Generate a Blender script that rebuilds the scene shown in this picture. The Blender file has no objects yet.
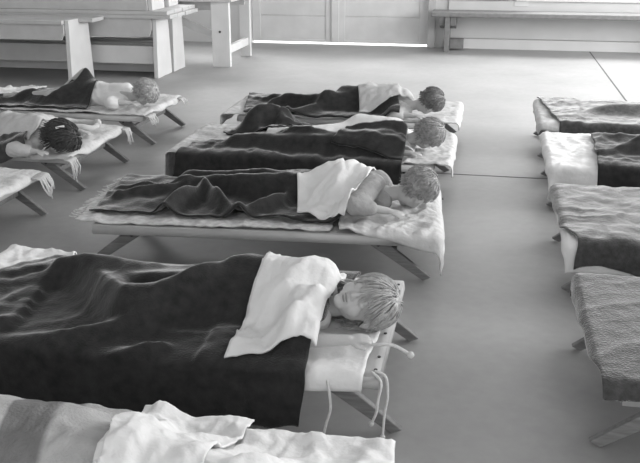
import bpy, bmesh, math, random
import numpy as np
from mathutils import Vector, Matrix

random.seed(4); RNG = np.random.default_rng(4)
SC = bpy.context.scene
COL = SC.collection

# ------------------------------------------------------------------ camera
cam = bpy.data.objects.new('camera', bpy.data.cameras.new('camera'))
COL.objects.link(cam)
cam.data.sensor_fit = 'HORIZONTAL'; cam.data.sensor_width = 36.0
cam.data.lens = 36.0 * 866.0 / 640.0
cam.data.clip_start = 0.05; cam.data.clip_end = 200
CAMROT = Matrix(((0.9823344, -0.0624364, 0.1764108), (0.1871339, 0.3277516, -0.9260453), (0.0, 0.9426986, 0.3336456)))
# the columns of the matrix are the camera's right, up and backward axes in the room
cam.matrix_world = Matrix.Translation((0, 0, 1.4)) @ CAMROT.to_4x4()
SC.camera = cam

# ------------------------------------------------------------------ light
SC.view_settings.view_transform = 'Standard'
SC.view_settings.look = 'None'
SC.view_settings.gamma = 1.0
SC.view_settings.use_curve_mapping = False
SC.view_settings.exposure = 0.38
world = bpy.data.worlds.new('overcast_sky'); SC.world = world
world.use_nodes = True
world.node_tree.nodes['Background'].inputs[0].default_value = (1, 1, 1, 1)
world.node_tree.nodes['Background'].inputs[1].default_value = 1.35

def area(name, loc, aim, sx, sy, power):
    l = bpy.data.lights.new(name, 'AREA'); l.shape = 'RECTANGLE'; l.size = sx; l.size_y = sy; l.energy = power
    o = bpy.data.objects.new(name, l); COL.objects.link(o); o.location = loc
    d = Vector(aim) - Vector(loc)
    o.rotation_euler = d.to_track_quat('-Z', 'Y').to_euler()
    return o
# daylight through the high windows of the far wall and of the right wall
area('far_window_daylight', (-1.2, 12.3, 3.9), (-1.2, 6.0, 0.0), 11.5, 2.6, 820)
area('right_window_daylight', (4.85, 6.6, 2.0), (-3.0, 6.6, 0.0), 6.0, 1.6, 330)

# ------------------------------------------------------------------ materials
MATS = {}
def mat(name, g, rough=0.85, var=0.12, scale=14.0, bump=0.15, bscale=220.0, sheen=0.0, stripes=None, grain=None, spec=0.3, tint=0.0):
    if name in MATS: return MATS[name]
    m = bpy.data.materials.new(name); m.use_nodes = True
    nt = m.node_tree; N = nt.nodes; L = nt.links
    b = N['Principled BSDF']
    b.inputs['Roughness'].default_value = rough
    b.inputs['Specular IOR Level'].default_value = spec
    if sheen:
        b.inputs['Sheen Weight'].default_value = sheen
        b.inputs['Sheen Roughness'].default_value = 0.35
        b.inputs['Sheen Tint'].default_value = (1, 1, 1, 1)
    tc = N.new('ShaderNodeTexCoord')
    n1 = N.new('ShaderNodeTexNoise'); n1.inputs['Scale'].default_value = scale; n1.inputs['Detail'].default_value = 6
    src = tc.outputs['Object']
    if grain:
        mp = N.new('ShaderNodeMapping'); mp.inputs['Scale'].default_value = grain
        L.new(tc.outputs['Object'], mp.inputs['Vector']); src = mp.outputs['Vector']
    L.new(src, n1.inputs['Vector'])
    cr = N.new('ShaderNodeValToRGB')
    lo, hi = g * (1 - var), min(1.0, g * (1 + var))
    cr.color_ramp.elements[0].position = 0.3; cr.color_ramp.elements[1].position = 0.7
    cr.color_ramp.elements[0].color = (lo, lo, lo, 1); cr.color_ramp.elements[1].color = (hi, hi, hi, 1)
    L.new(n1.outputs['Fac'], cr.inputs['Fac'])
    out = cr.outputs['Color']
    if stripes:
        # woven bands: (axis vector, repeats per metre, dark factor, share)
        axis, freq, dark, share = stripes
        dp = N.new('ShaderNodeVectorMath'); dp.operation = 'DOT_PRODUCT'; dp.inputs[1].default_value = axis
        L.new(tc.outputs['Object'], dp.inputs[0])
        mu = N.new('ShaderNodeMath'); mu.operation = 'MULTIPLY'; mu.inputs[1].default_value = freq
        L.new(dp.outputs['Value'], mu.inputs[0])
        fr = N.new('ShaderNodeMath'); fr.operation = 'FRACT'; L.new(mu.outputs[0], fr.inputs[0])
        r2 = N.new('ShaderNodeValToRGB')
        e = r2.color_ramp.elements
        e[0].position = 0.0; e[0].color = (dark, dark, dark, 1)
        e[1].position = share; e[1].color = (dark, dark, dark, 1)
        k = e.new(min(0.99, share + 0.06)); k.color = (1, 1, 1, 1)
        k = e.new(0.97); k.color = (1, 1, 1, 1)
        k = e.new(1.0); k.color = (dark, dark, dark, 1)
        L.new(fr.outputs[0], r2.inputs['Fac'])
        mx = N.new('ShaderNodeMix'); mx.data_type = 'RGBA'; mx.blend_type = 'MULTIPLY'; mx.inputs[0].default_value = 1.0
        L.new(out, mx.inputs[6]); L.new(r2.outputs['Color'], mx.inputs[7]); out = mx.outputs[2]
    L.new(out, b.inputs['Base Color'])
    if bump:
        n2 = N.new('ShaderNodeTexNoise'); n2.inputs['Scale'].default_value = bscale; n2.inputs['Detail'].default_value = 3
        L.new(src, n2.inputs['Vector'])
        bp = N.new('ShaderNodeBump'); bp.inputs['Strength'].default_value = bump; bp.inputs['Distance'].default_value = 0.004 if bscale > 60 else 0.012
        L.new(n2.outputs['Fac'], bp.inputs['Height']); L.new(bp.outputs['Normal'], b.inputs['Normal'])
    MATS[name] = m
    return m

M_WOOL  = mat('dark_wool', 0.034, 0.95, 0.25, 30, 0.55, 160, sheen=0.65, spec=0.05)
M_WOOL2 = mat('grey_wool', 0.075, 0.95, 0.30, 40, 0.8, 150, sheen=1.0, spec=0.05)
M_WHITE = mat('white_cotton', 0.74, 0.9, 0.06, 8, 0.45, 26)
M_SHIRT = mat('pale_cotton', 0.52, 0.9, 0.12, 10, 0.5, 30)
M_GREYC = mat('grey_cotton', 0.27, 0.9, 0.15, 10, 0.15, 300)
M_QUILT = mat('faded_quilt', 0.58, 0.92, 0.14, 12, 0.5, 40)
M_QUILTP = mat('patterned_quilt', 0.55, 0.92, 0.22, 38, 0.4, 90)
M_TOWEL = mat('striped_towelling', 0.40, 0.95, 0.12, 18, 0.9, 130, stripes=((0.97, 0.20, 0), 4.2, 0.45, 0.40))
M_CANVAS = mat('cot_canvas', 0.42, 0.85, 0.08, 6, 0.2, 400)
M_WOOD  = mat('cot_wood', 0.19, 0.6, 0.25, 12, 0.1, 60, grain=(1, 8, 8))
M_PAINT = mat('painted_bench', 0.66, 0.55, 0.06, 5, 0.06, 60)
M_PAINTD = mat('worn_paint', 0.52, 0.6, 0.06, 8, 0.1, 60)
M_WALL  = mat('painted_wall', 0.55, 0.6, 0.04, 2, 0.04, 40)
M_CEIL  = mat('ceiling_paint', 0.75, 0.8, 0.04, 2, 0.0)
M_SKIN  = mat('skin', 0.46, 0.55, 0.05, 12, 0.05, 300)
M_HAIRD = mat('dark_brown_hair', 0.05, 0.55, 0.4, 60, 0.3, 300, spec=0.5)
M_HAIRM = mat('brown_hair', 0.15, 0.55, 0.35, 60, 0.3, 300, spec=0.5)
M_HAIRB = mat('blond_hair', 0.30, 0.5, 0.35, 60, 0.3, 300, spec=0.5)
M_HAIRL = mat('light_blond_hair', 0.40, 0.5, 0.30, 60, 0.3, 300, spec=0.5)
M_ROPE  = mat('cotton_cord', 0.62, 0.9, 0.1, 90, 0.4, 300)
M_METAL = mat('metal', 0.55, 0.25, 0.05, 20, 0.0, spec=0.8)
M_DARK  = mat('dark_iron', 0.05, 0.5, 0.1, 20, 0.0)
M_LIP   = mat('lips', 0.24, 0.5, 0.05, 20, 0.0)
M_BARR  = mat('white_barrette', 0.85, 0.3, 0.02, 20, 0.0, spec=0.6)
M_LASH  = mat('lashes', 0.08, 0.6, 0.05, 20, 0.0)

def floor_material():
    m = bpy.data.materials.new('concrete_floor'); m.use_nodes = True
    nt = m.node_tree; N = nt.nodes; L = nt.links; b = N['Principled BSDF']
    tc = N.new('ShaderNodeTexCoord')
    n1 = N.new('ShaderNodeTexNoise'); n1.inputs['Scale'].default_value = 1.3; n1.inputs['Detail'].default_value = 8; n1.inputs['Roughness'].default_value = 0.6
    L.new(tc.outputs['Object'], n1.inputs['Vector'])
    cr = N.new('ShaderNodeValToRGB')
    cr.color_ramp.elements[0].position = 0.3; cr.color_ramp.elements[0].color = (0.28, 0.28, 0.28, 1)
    cr.color_ramp.elements[1].position = 0.72; cr.color_ramp.elements[1].color = (0.37, 0.37, 0.37, 1)
    L.new(n1.outputs['Fac'], cr.inputs['Fac'])
    n3 = N.new('ShaderNodeTexNoise'); n3.inputs['Scale'].default_value = 22; n3.inputs['Detail'].default_value = 5
    L.new(tc.outputs['Object'], n3.inputs['Vector'])
    mr = N.new('ShaderNodeMapRange'); mr.inputs[3].default_value = 0.9; mr.inputs[4].default_value = 1.1
    L.new(n3.outputs['Fac'], mr.inputs[0])
    mx = N.new('ShaderNodeMix'); mx.data_type = 'RGBA'; mx.blend_type = 'MULTIPLY'; mx.inputs[0].default_value = 1
    L.new(cr.outputs['Color'], mx.inputs[6]); L.new(mr.outputs[0], mx.inputs[7])
    L.new(mx.outputs[2], b.inputs['Base Color'])
    b.inputs['Roughness'].default_value = 0.52; b.inputs['Specular IOR Level'].default_value = 0.5
    bp = N.new('ShaderNodeBump'); bp.inputs['Strength'].default_value = 0.08; bp.inputs['Distance'].default_value = 0.004
    L.new(n3.outputs['Fac'], bp.inputs['Height']); L.new(bp.outputs['Normal'], b.inputs['Normal'])
    return m
M_FLOOR = floor_material()
M_JOINT = mat('joint_filler', 0.12, 0.9, 0.3, 40, 0.0)

# ------------------------------------------------------------------ helpers
def tagp(o, label=None, cat=None, group=None, kind=None):
    if label: o['label'] = label
    if cat: o['category'] = cat
    if group: o['group'] = group
    if kind: o['kind'] = kind
    return o

def empty(name, loc, label, cat, group=None, rz=0):
    o = bpy.data.objects.new(name, None); COL.objects.link(o)
    o.location = loc; o.rotation_euler = (0, 0, rz); o.empty_display_size = 0.1
    return tagp(o, label, cat, group)

def link_mesh(name, me, material, parent=None, smooth=False, world_coords=False):
    """Link a mesh; with world_coords the vertices are shifted so the object's origin sits at its own base."""
    o = bpy.data.objects.new(name, me); COL.objects.link(o)
    if material and not me.materials: me.materials.append(material)
    if smooth:
        me.polygons.foreach_set('use_smooth', [True] * len(me.polygons))
    if parent is not None:
        o.parent = parent
        if world_coords:
            me.transform(Matrix.Translation(-Vector(parent.matrix_basis.translation if parent.parent is None else parent.parent.matrix_basis.translation + parent.matrix_basis.translation)))
    elif world_coords:
        n = len(me.vertices); co = np.empty(n * 3); me.vertices.foreach_get('co', co); co = co.reshape(-1, 3)
        c = Vector(((co[:, 0].min() + co[:, 0].max()) / 2, (co[:, 1].min() + co[:, 1].max()) / 2, co[:, 2].min()))
        me.transform(Matrix.Translation(-c)); o.location = c
    me.update()
    return o

class MB:
    def __init__(s): s.v = []; s.f = []
    def add(s, vs, fs):
        k = len(s.v); s.v += [tuple(v) for v in vs]; s.f += [tuple(i + k for i in f) for f in fs]
    def box(s, a, b):
        (x0, y0, z0), (x1, y1, z1) = a, b
        s.add([(x0,y0,z0),(x1,y0,z0),(x1,y1,z0),(x0,y1,z0),(x0,y0,z1),(x1,y0,z1),(x1,y1,z1),(x0,y1,z1)],
              [(0,3,2,1),(4,5,6,7),(0,1,5,4),(1,2,6,5),(2,3,7,6),(3,0,4,7)])
    def beam(s, p, q, w, t, up=(0, 0, 1)):
        """Square-section bar from p to q: w across (horizontal), t the other way."""
        p, q = Vector(p), Vector(q); d = (q - p).normalized()
        side = d.cross(Vector(up)); side = side.normalized() if side.length > 1e-4 else Vector((1, 0, 0))
        u = side.cross(d).normalized(); a = side * w / 2; b = u * t / 2
        vs = [p-a-b, p+a-b, p+a+b, p-a+b, q-a-b, q+a-b, q+a+b, q-a+b]
        s.add(vs, [(3,2,1,0),(4,5,6,7),(0,1,5,4),(1,2,6,5),(2,3,7,6),(3,0,4,7)])
    def prism(s, poly, axis, a, b):
        """Polygon of 2-D points extruded along an axis from a to b ('x': points are (y, z); 'y': points are (x, z))."""
        def P(p, t): return (t, p[0], p[1]) if axis == 'x' else ((p[0], t, p[1]) if axis == 'y' else (p[0], p[1], t))
        n = len(poly)
        vs = [P(p, a) for p in poly] + [P(p, b) for p in poly]
        s.add(vs, [tuple(range(n))[::-1], tuple(range(n, 2*n))] + [(i, (i+1) % n, n+(i+1) % n, n+i) for i in range(n)])
    def tube(s, pts, r, n=6, r1=None):
        pts = [Vector(p) for p in pts]; m = len(pts); vs = []; prev = None
        for i, p in enumerate(pts):
            d = (pts[min(i+1, m-1)] - pts[max(i-1, 0)])
            d = d.normalized() if d.length > 1e-9 else Vector((0, 0, 1))
            if prev is None:
                a = d.orthogonal().normalized()
            else:
                a = prev - d * prev.dot(d); a = a.normalized() if a.length > 1e-6 else d.orthogonal().normalized()
            prev = a; c = d.cross(a)
            rr = (r[i] if isinstance(r, (list, tuple)) else (r if r1 is None else r + (r1 - r) * i / (m - 1)))
            vs += [p + (a * math.cos(2*math.pi*k/n) + c * math.sin(2*math.pi*k/n)) * rr for k in range(n)]
        fs = [(i*n+k, i*n+(k+1) % n, (i+1)*n+(k+1) % n, (i+1)*n+k) for i in range(m-1) for k in range(n)]
        fs += [tuple(range(n))[::-1], tuple(range((m-1)*n, m*n))]
        s.add(vs, fs)
    def mesh(s, name):
        me = bpy.data.meshes.new(name); me.from_pydata(s.v, [], s.f); me.update(); return me
    def build(s, name, material, parent=None, bevel=0.0, smooth=False, local=False):
        me = s.mesh(name)
        bm = bmesh.new(); bm.from_mesh(me)
        bmesh.ops.recalc_face_normals(bm, faces=bm.faces)
        if bevel:
            bmesh.ops.bevel(bm, geom=[e for e in bm.edges], offset=bevel, segments=2, affect='EDGES', profile=0.5)
        bm.to_mesh(me); bm.free()
        return link_mesh(name, me, material, parent, smooth, world_coords=not local)

def struct(name, mb, material, bevel=0.0):
    return tagp(mb.build(name, material, bevel=bevel), kind='structure')

# gradient noise on arrays
PERM = RNG.permutation(256); PERM = np.concatenate([PERM, PERM]); GR = RNG.normal(size=(256, 2)); GR /= np.linalg.norm(GR, axis=1)[:, None]
def noise2(x, y):
    x = np.asarray(x, float); y = np.asarray(y, float)
    xi = np.floor(x).astype(int); yi = np.floor(y).astype(int); fx = x - xi; fy = y - yi
    u = fx*fx*fx*(fx*(fx*6-15)+10); v = fy*fy*fy*(fy*(fy*6-15)+10)
    def g(i, j):
        h = PERM[(PERM[(xi+i) & 255] + yi + j) & 255]; return GR[h, 0]*(fx-i) + GR[h, 1]*(fy-j)
    a = g(0,0)*(1-u) + g(1,0)*u; b = g(0,1)*(1-u) + g(1,1)*u
    return (a*(1-v) + b*v) * 1.4
def fbm(x, y, o=3):
    s = 0; a = 1
    for k in range(o): s = s + a*noise2(x*2**k + 17.3*k, y*2**k - 9.1*k); a *= 0.5
    return s
def wrinkle(x, y, ang=0.0, f=6.0, stretch=2.5, seed=0.0):
    """Creases: ridged noise stretched along one direction."""
    c, s = math.cos(ang), math.sin(ang)
    u = (x*c + y*s) * f / stretch; v = (-x*s + y*c) * f
    w = noise2(u*0.7 + seed, v*0.7 - seed)
    n = noise2(u + 0.8*w + seed*1.7, v + 0.8*w + seed)
    r = 1 - np.abs(n)*2.2
    return np.clip(r, -0.5, 1)**2 * np.sign(np.clip(r, -0.5, 1))

DECK = 0.205
class Bed:
    """Height of what lies on one cot, kept on a fine grid, for cloth to settle on."""
    def __init__(s, x0, x1, y0, y1, base=DECK + 0.012, pad=0.10):
        s.x0, s.x1, s.y0, s.y1 = x0, x1, y0, y1
        s.h = 0.01; s.gx = np.arange(x0 - pad, x1 + pad, s.h); s.gy = np.arange(y0 - pad, y1 + pad, s.h)
        s.X, s.Y = np.meshgrid(s.gx, s.gy, indexing='ij')
        s.Z = np.full(s.X.shape, base); s.base = base; s.layers = 0
    def limb(s, p, q, rp, rq, spread=1.0):
        px, py, pz = p; qx, qy, qz = q
        dx, dy = qx-px, qy-py; L2 = dx*dx + dy*dy + 1e-9
        t = np.clip(((s.X-px)*dx + (s.Y-py)*dy) / L2, 0, 1)
        d = np.hypot(s.X - px - t*dx, s.Y - py - t*dy); r = rp + (rq-rp)*t; zc = pz + (qz-pz)*t
        circ = np.where(d < r, zc + np.sqrt(np.clip(r*r - d*d, 0, None)), 0)
        g = s.base + (zc + r - s.base) * np.exp(-(d/(r*1.25*spread))**2.4)
        s.Z = np.maximum(s.Z, np.maximum(circ + 0.004, g))
    def smooth(s, k=2, n=2):
        for _ in range(n):
            Z = s.Z.copy()
            for ax in (0, 1):
                acc = sum(np.roll(Z, i, ax) for i in range(-k, k+1)) / (2*k+1)
                Z = acc
            s.Z = np.maximum(Z, s.Z - 0.02) if n < 3 else Z
    def settle(s, X, Y, Z, ok):
        """Raise the surface to a cloth that has been laid, so that the next one lies on top."""
        T = np.full(s.Z.shape, -1.0)
        i = np.rint((X[ok]-s.gx[0])/s.h).astype(int); j = np.rint((Y[ok]-s.gy[0])/s.h).astype(int)
        g = (i >= 0) & (j >= 0) & (i < len(s.gx)) & (j < len(s.gy))
        np.maximum.at(T, (i[g], j[g]), Z[ok][g])
        for ax in (0, 1):
            T = np.maximum(T, np.maximum(np.roll(T, 1, ax), np.roll(T, -1, ax)))
        T = np.maximum(T, s.Z); 
        A = T.copy()
        for ax in (0, 1): A = (A + np.roll(A, 1, ax) + np.roll(A, -1, ax))/3
        s.Z = np.maximum(A, T); s.layers += 1
    def at(s, x, y):
        u = np.clip((x - s.gx[0]) / s.h, 0, len(s.gx) - 1.001); v = np.clip((y - s.gy[0]) / s.h, 0, len(s.gy) - 1.001)
        i = u.astype(int); j = v.astype(int); a = u-i; b = v-j
        return s.Z[i, j]*(1-a)*(1-b) + s.Z[i+1, j]*a*(1-b) + s.Z[i, j+1]*(1-a)*b + s.Z[i+1, j+1]*a*b

def cloth(name, bed, quad, material, lift=0.004, folds=(), wr=(0.006, 0.0, 6.0, 2.5), thick=0.006, res=0.011, hem=0.006,
          hang_wave=0.012, seed=1.0, parent=None, round_r=0.03, also=(), flare=0.06):
    """Cloth over a bed. quad = sheet corners (near-left, near-right, far-right, far-left) laid flat at deck level;
    what reaches past the cot hangs down by that much."""
    NL, NR, FR, FL = [np.array(p[:2], float) for p in quad]
    nu = max(8, int(max(np.linalg.norm(NR-NL), np.linalg.norm(FR-FL)) / res)); nv = max(6, int(max(np.linalg.norm(FL-NL), np.linalg.norm(FR-NR)) / res))
    a, b = np.meshgrid(np.linspace(0, 1, nu+1), np.linspace(0, 1, nv+1), indexing='ij')
    S = ((1-a)*(1-b))[..., None]*NL + (a*(1-b))[..., None]*NR + (a*b)[..., None]*FR + ((1-a)*b)[..., None]*FL
    x, y = S[..., 0], S[..., 1]
    if hem:  # uneven edges
        ex = noise2(y*5 + seed, y*0 + seed)*hem*2.5; ey = noise2(x*5 + seed, x*0 - seed)*hem*2.5
        wgt = np.maximum(np.abs(2*a-1)**3, np.abs(2*b-1)**3)
        x = x + ex*wgt; y = y + ey*wgt
    bx0, bx1, by0, by1 = bed.x0, bed.x1, bed.y0, bed.y1
    xc = np.clip(x, bx0, bx1); yc = np.clip(y, by0, by1)
    ox, oy = x-xc, y-yc; o = np.hypot(ox, oy); on = np.where(o > 1e-9, o, 1)
    z = bed.at(xc, yc) + lift
    amp, ang, f, st = wr
    fz = amp * wrinkle(x, y, ang, f, st, seed) + amp*0.55*wrinkle(x, y, ang+1.0, f*2.1, st, seed+5) + amp*0.8*fbm(x*7+seed, y*7, 2) + amp*0.3*fbm(x*22+seed, y*22, 2)
    for (fx0, fy0, fx1, fy1, fh, fw) in folds:
        dx, dy = fx1-fx0, fy1-fy0; Ln = math.hypot(dx, dy)
        t = ((x-fx0)*dx + (y-fy0)*dy) / (Ln*Ln); tc = np.clip(t, 0, 1)
        bow = 0.25*fw*np.sin(tc*5 + fx0*7)
        d = np.hypot(x - fx0 - tc*dx, y - fy0 - tc*dy + bow)
        taper = np.where(t < 0, 1, 1)*(0.45 + 0.55*np.sin(np.pi*np.clip(tc, 0.08, 0.92)))
        fz = fz + fh*taper*np.exp(-(d/fw)**2)
    top_fade = np.clip(1 - o/0.06, 0.0, 1)
    z = z + np.maximum(fz, -lift*0.6) * top_fade
    for bb in (bed,) + tuple(also): bb.settle(x, y, z, o < 0.03)
    lay_n = bed.layers - 1
    # hang
    R = round_r; q = np.clip(o/R, 0, math.pi/2)
    out = R*np.sin(q) + flare*np.clip(o - R*1.57, 0, None)
    drop = R*(1-np.cos(q)) + np.clip(o - R*1.57, 0, None)
    ph = np.where(np.abs(oy) > np.abs(ox), x, y)
    out = out + (thick+0.004)*lay_n*np.clip(o/0.03, 0, 1) + hang_wave*np.clip(o/0.12, 0, 1)*(fbm(ph*7 + bed.x0, ph*0 + bed.y0, 2))
    out = np.where(o > 1e-6, np.maximum(out, 0.004), 0)
    X = xc + ox/on*out; Y = yc + oy/on*out; Z = z - drop
    # hanging cloth falls vertically from the height of the edge
    Z = np.maximum(Z, 0.012)
    V = np.stack([X, Y, Z], -1).reshape(-1, 3)
    W = nv + 1
    fs = [(i*W+j, (i+1)*W+j, (i+1)*W+j+1, i*W+j+1) for i in range(nu) for j in range(nv)]
    # thickness: an offset copy beneath, closed round the rim
    dXu = np.gradient(np.stack([X, Y, Z], -1), axis=0); dXv = np.gradient(np.stack([X, Y, Z], -1), axis=1)
    Nn = np.cross(dXu, dXv); Nn /= np.linalg.norm(Nn, axis=-1)[..., None] + 1e-12
    B = (np.stack([X, Y, Z], -1) - Nn*thick).reshape(-1, 3); B[:, 2] = np.maximum(B[:, 2], 0.006)
    n = len(V)
    fs2 = [(n+f_[0], n+f_[3], n+f_[2], n+f_[1]) for f_ in fs]
    rim = [i*W for i in range(nu+1)] + [nu*W+j for j in range(1, W)] + [i*W+nv for i in range(nu-1, -1, -1)] + [j for j in range(nv-1, 0, -1)]
    fr = [(rim[k], n+rim[k], n+rim[(k+1) % len(rim)], rim[(k+1) % len(rim)]) for k in range(len(rim))]
    me = bpy.data.meshes.new(name); me.from_pydata(np.vstack([V, B]).tolist(), [], fs + fs2 + fr)
    me.validate(); me.update()
    ob = link_mesh(name, me, material, parent, True, world_coords=True)
    return ob

def cloth_at(bed, x, y, lift=0.01):
    return float(bed.at(np.array([x]), np.array([y]))[0]) + lift

# ------------------------------------------------------------------ cots
def make_cot(x0, x1, y0, y1, label, laced=False):
    """Folding cot: canvas laced over two side rails, splayed hinged legs at both ends."""
    t = empty('cot', ((x0+x1)/2, (y0+y1)/2, 0), label, 'cot', 'low folding canvas cots')
    W = M_WOOD; rz = DECK - 0.022
    for y in (y0+0.022, y1-0.022):
        m = MB(); m.beam((x0+0.01, y, rz), (x1-0.01, y, rz), 0.034, 0.036); m.build('side_rail', W, t, bevel=0.004)
    for x, s in ((x0+0.03, 1), (x1-0.03, -1)):
        m = MB(); m.beam((x, y0+0.04, rz), (x, y1-0.04, rz), 0.03, 0.03); m.build('end_bar', W, t, bevel=0.003)
        for y, o in ((y0+0.055, 0), (y1-0.055, 0)):
            m = MB(); m.beam((x+s*0.145, y, rz-0.010), (x-s*0.080, y, -0.004), 0.026, 0.052)
            # foot cut flat on the floor
            m.v = [(a, b, max(c, 0.002)) for a, b, c in m.v]
            lg = m.build('leg', W, t, bevel=0.003)
            b = MB(); bx, bz = x+s*0.125, rz-0.028
            b.tube([(bx, y-0.02, bz), (bx, y+0.02, bz)], 0.007, 8); b.build('bolt', M_DARK, t)
        m = MB(); m.beam((x+s*0.060, y0+0.067, 0.118), (x+s*0.060, y1-0.067, 0.118), 0.022, 0.03); m.build('crossbar', W, t, bevel=0.003)
    # canvas wraps the rails, slightly slack in the middle
    nx, ny = 60, 26; vs = []; fs = []
    for i in range(nx+1):
        for j in range(ny+1):
            a, b = i/nx, j/ny; x = x0 + (x1-x0)*a; w = abs(2*b-1)
            y = y0 + (y1-y0)*b; z = DECK + 0.001 - 0.004*(1-w*w)*math.sin(math.pi*a)
            vs.append((x, y, z))
    n = len(vs); Wd = ny+1
    fs = [(i*Wd+j, (i+1)*Wd+j, (i+1)*Wd+j+1, i*Wd+j+1) for i in range(nx) for j in range(ny)]
    m = MB(); m.add(vs, fs)
    for y, s in ((y0, -1), (y1, 1)):     # turned-down side hems
        m.add([(x0, y, DECK+0.001), (x1, y, DECK+0.001), (x1, y+s*0.004, DECK-0.035), (x0, y+s*0.004, DECK-0.035)], [(0, 1, 2, 3)])
    for x, s in ((x0, -1), (x1, 1)):
        m.add([(x, y0, DECK+0.001), (x, y1, DECK+0.001), (x+s*0.004, y1, DECK-0.03), (x+s*0.004, y0, DECK-0.03)], [(0, 1, 2, 3)])
    me = m.mesh('canvas')
    cv = link_mesh('canvas', me, M_CANVAS, t, True, world_coords=True)
    sd = cv.modifiers.new('thickness', 'SOLIDIFY'); sd.thickness = 0.003; sd.offset = 0
    if laced:
        for k in range(9):
            y = y0+0.04+(y1-y0-0.08)*k/8; g = MB()
            g.tube([(x1-0.014, y, DECK+0.002), (x1-0.014, y, DECK+0.0055)], 0.005, 8); g.build('eyelet', M_DARK, t)
    return t

def fringe(name, p, q, n, length, label, parent=None, drop=0.0, seed=1):
    """Twisted yarn tassels along the edge from p to q."""
    rnd = random.Random(seed); m = MB(); p, q = Vector(p), Vector(q)
    d = (q-p).normalized(); out = Vector((-d.y, d.x, 0))
    for k in range(n):
        a = p.lerp(q, (k+0.5)/n) ; L = length*(0.7+0.6*rnd.random()); j = rnd.uniform(-0.02, 0.02)
        pts = [a, a + out*L*0.4 + Vector((0, 0, 0.004)), a + out*L*(0.6 if drop else 0.8) + d*j + Vector((0, 0, -drop*0.4)), a + out*L*(0.7 if drop else 1.1) + d*j*2 + Vector((0, 0, -drop))]
        m.tube(pts, 0.0035, 5, 0.0025)
    return m

# ------------------------------------------------------------------ sleepers
def ellipsoid(m, c, ax, r, nu=20, nv=14):
    c = Vector(c); vs = []; 
    for i in range(nv+1):
        th = math.pi*i/nv
        for j in range(nu):
            ph = 2*math.pi*j/nu
            u = (math.sin(th)*math.cos(ph)*r[0], math.sin(th)*math.sin(ph)*r[1], math.cos(th)*r[2])
            vs.append(c + ax[0]*u[0] + ax[1]*u[1] + ax[2]*u[2])
    fs = [(i*nu+j, (i+1)*nu+j, (i+1)*nu+(j+1) % nu, i*nu+(j+1) % nu) for i in range(nv) for j in range(nu)]
    m.add(vs, fs)
I3 = (Vector((1, 0, 0)), Vector((0, 1, 0)), Vector((0, 0, 1)))
def limb(m, p, q, r0, r1, n=16):
    p, q = Vector(p), Vector(q); L = (q-p).length; k = max(2, int(L/0.012))
    d = (q-p)/max(L, 1e-6); pts = []; rr = []
    for i in range(4): a = math.pi/2*i/4; pts.append(p - d*r0*math.cos(a)); rr.append(max(r0*math.sin(a), 1e-4))
    for i in range(k+1): pts.append(p + (q-p)*i/k); rr.append(r0 + (r1-r0)*i/k)
    for i in range(1, 5): a = math.pi/2*i/4; pts.append(q + d*r1*math.sin(a)); rr.append(max(r1*math.cos(a), 1e-4))
    m.tube(pts, rr, n)

def remeshed(name, mb, material, parent, voxel, smooth=6, disp=None):
    me = mb.mesh(name + '_src')
    bm = bmesh.new(); bm.from_mesh(me); bmesh.ops.remove_doubles(bm, verts=bm.verts, dist=1e-5); bmesh.ops.recalc_face_normals(bm, faces=bm.faces); bm.to_mesh(me); bm.free()
    o = bpy.data.objects.new(name, me); COL.objects.link(o)
    r = o.modifiers.new('r', 'REMESH'); r.mode = 'VOXEL'; r.voxel_size = voxel
    s = o.modifiers.new('s', 'SMOOTH'); s.factor = 0.5; s.iterations = smooth
    dg = bpy.context.evaluated_depsgraph_get(); dg.update()
    out = bpy.data.meshes.new_from_object(o.evaluated_get(dg)); out.name = name
    bpy.data.objects.remove(o); bpy.data.meshes.remove(me)
    if disp:
        n = len(out.vertices); co = np.empty(n*3); no = np.empty(n*3)
        out.vertices.foreach_get('co', co); out.vertices.foreach_get('normal', no)
        co = co.reshape(-1, 3); no = no.reshape(-1, 3)
        co += no * disp(co)[:, None]; out.vertices.foreach_set('co', co.ravel())
    return link_mesh(name, out, material, parent, True, world_coords=True)

def hand(m, wrist, dirv, palm_n, s=1.0, curl=0.5, side=1):
    """Palm and five bent fingers; dirv points to the fingers, palm_n away from the palm's back."""
    w = Vector(wrist); d = Vector(dirv).normalized(); n = Vector(palm_n); n = (n - d*n.dot(d)).normalized(); c = d.cross(n)*side
    for k in range(4):
        off = (k-1.5)*0.0125*s
        limb(m, w + c*off*0.6, w + d*0.046*s + c*off, 0.0105*s, 0.0085*s, 10)
        base = w + d*0.047*s + c*off; L = (0.036, 0.042, 0.039, 0.030)[k]*s
        a = base; ang = 0.0; r = 0.0066*s
        for j in range(3):
            ang += curl*(0.45 + 0.15*j); dd = (d*math.cos(ang) + n*math.sin(ang) + c*(k-1.5)*0.05).normalized()
            b = a + dd*L*(0.46, 0.31, 0.23)[j]; limb(m, a, b, r, r*0.9, 10); a = b; r *= 0.9
    a = w + d*0.012*s - c*0.016*s; dd = (d*0.65 - c*0.6 + n*0.35).normalized()
    b = a + dd*0.024*s; limb(m, a, b, 0.0095*s, 0.008*s, 10); dd = (d*0.9 - c*0.15 + n*0.4).normalized()
    e = b + dd*0.018*s; limb(m, b, e, 0.0078*s, 0.0068*s, 10); limb(m, e, e + dd*0.014*s, 0.0068*s, 0.0056*s, 10)

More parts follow.
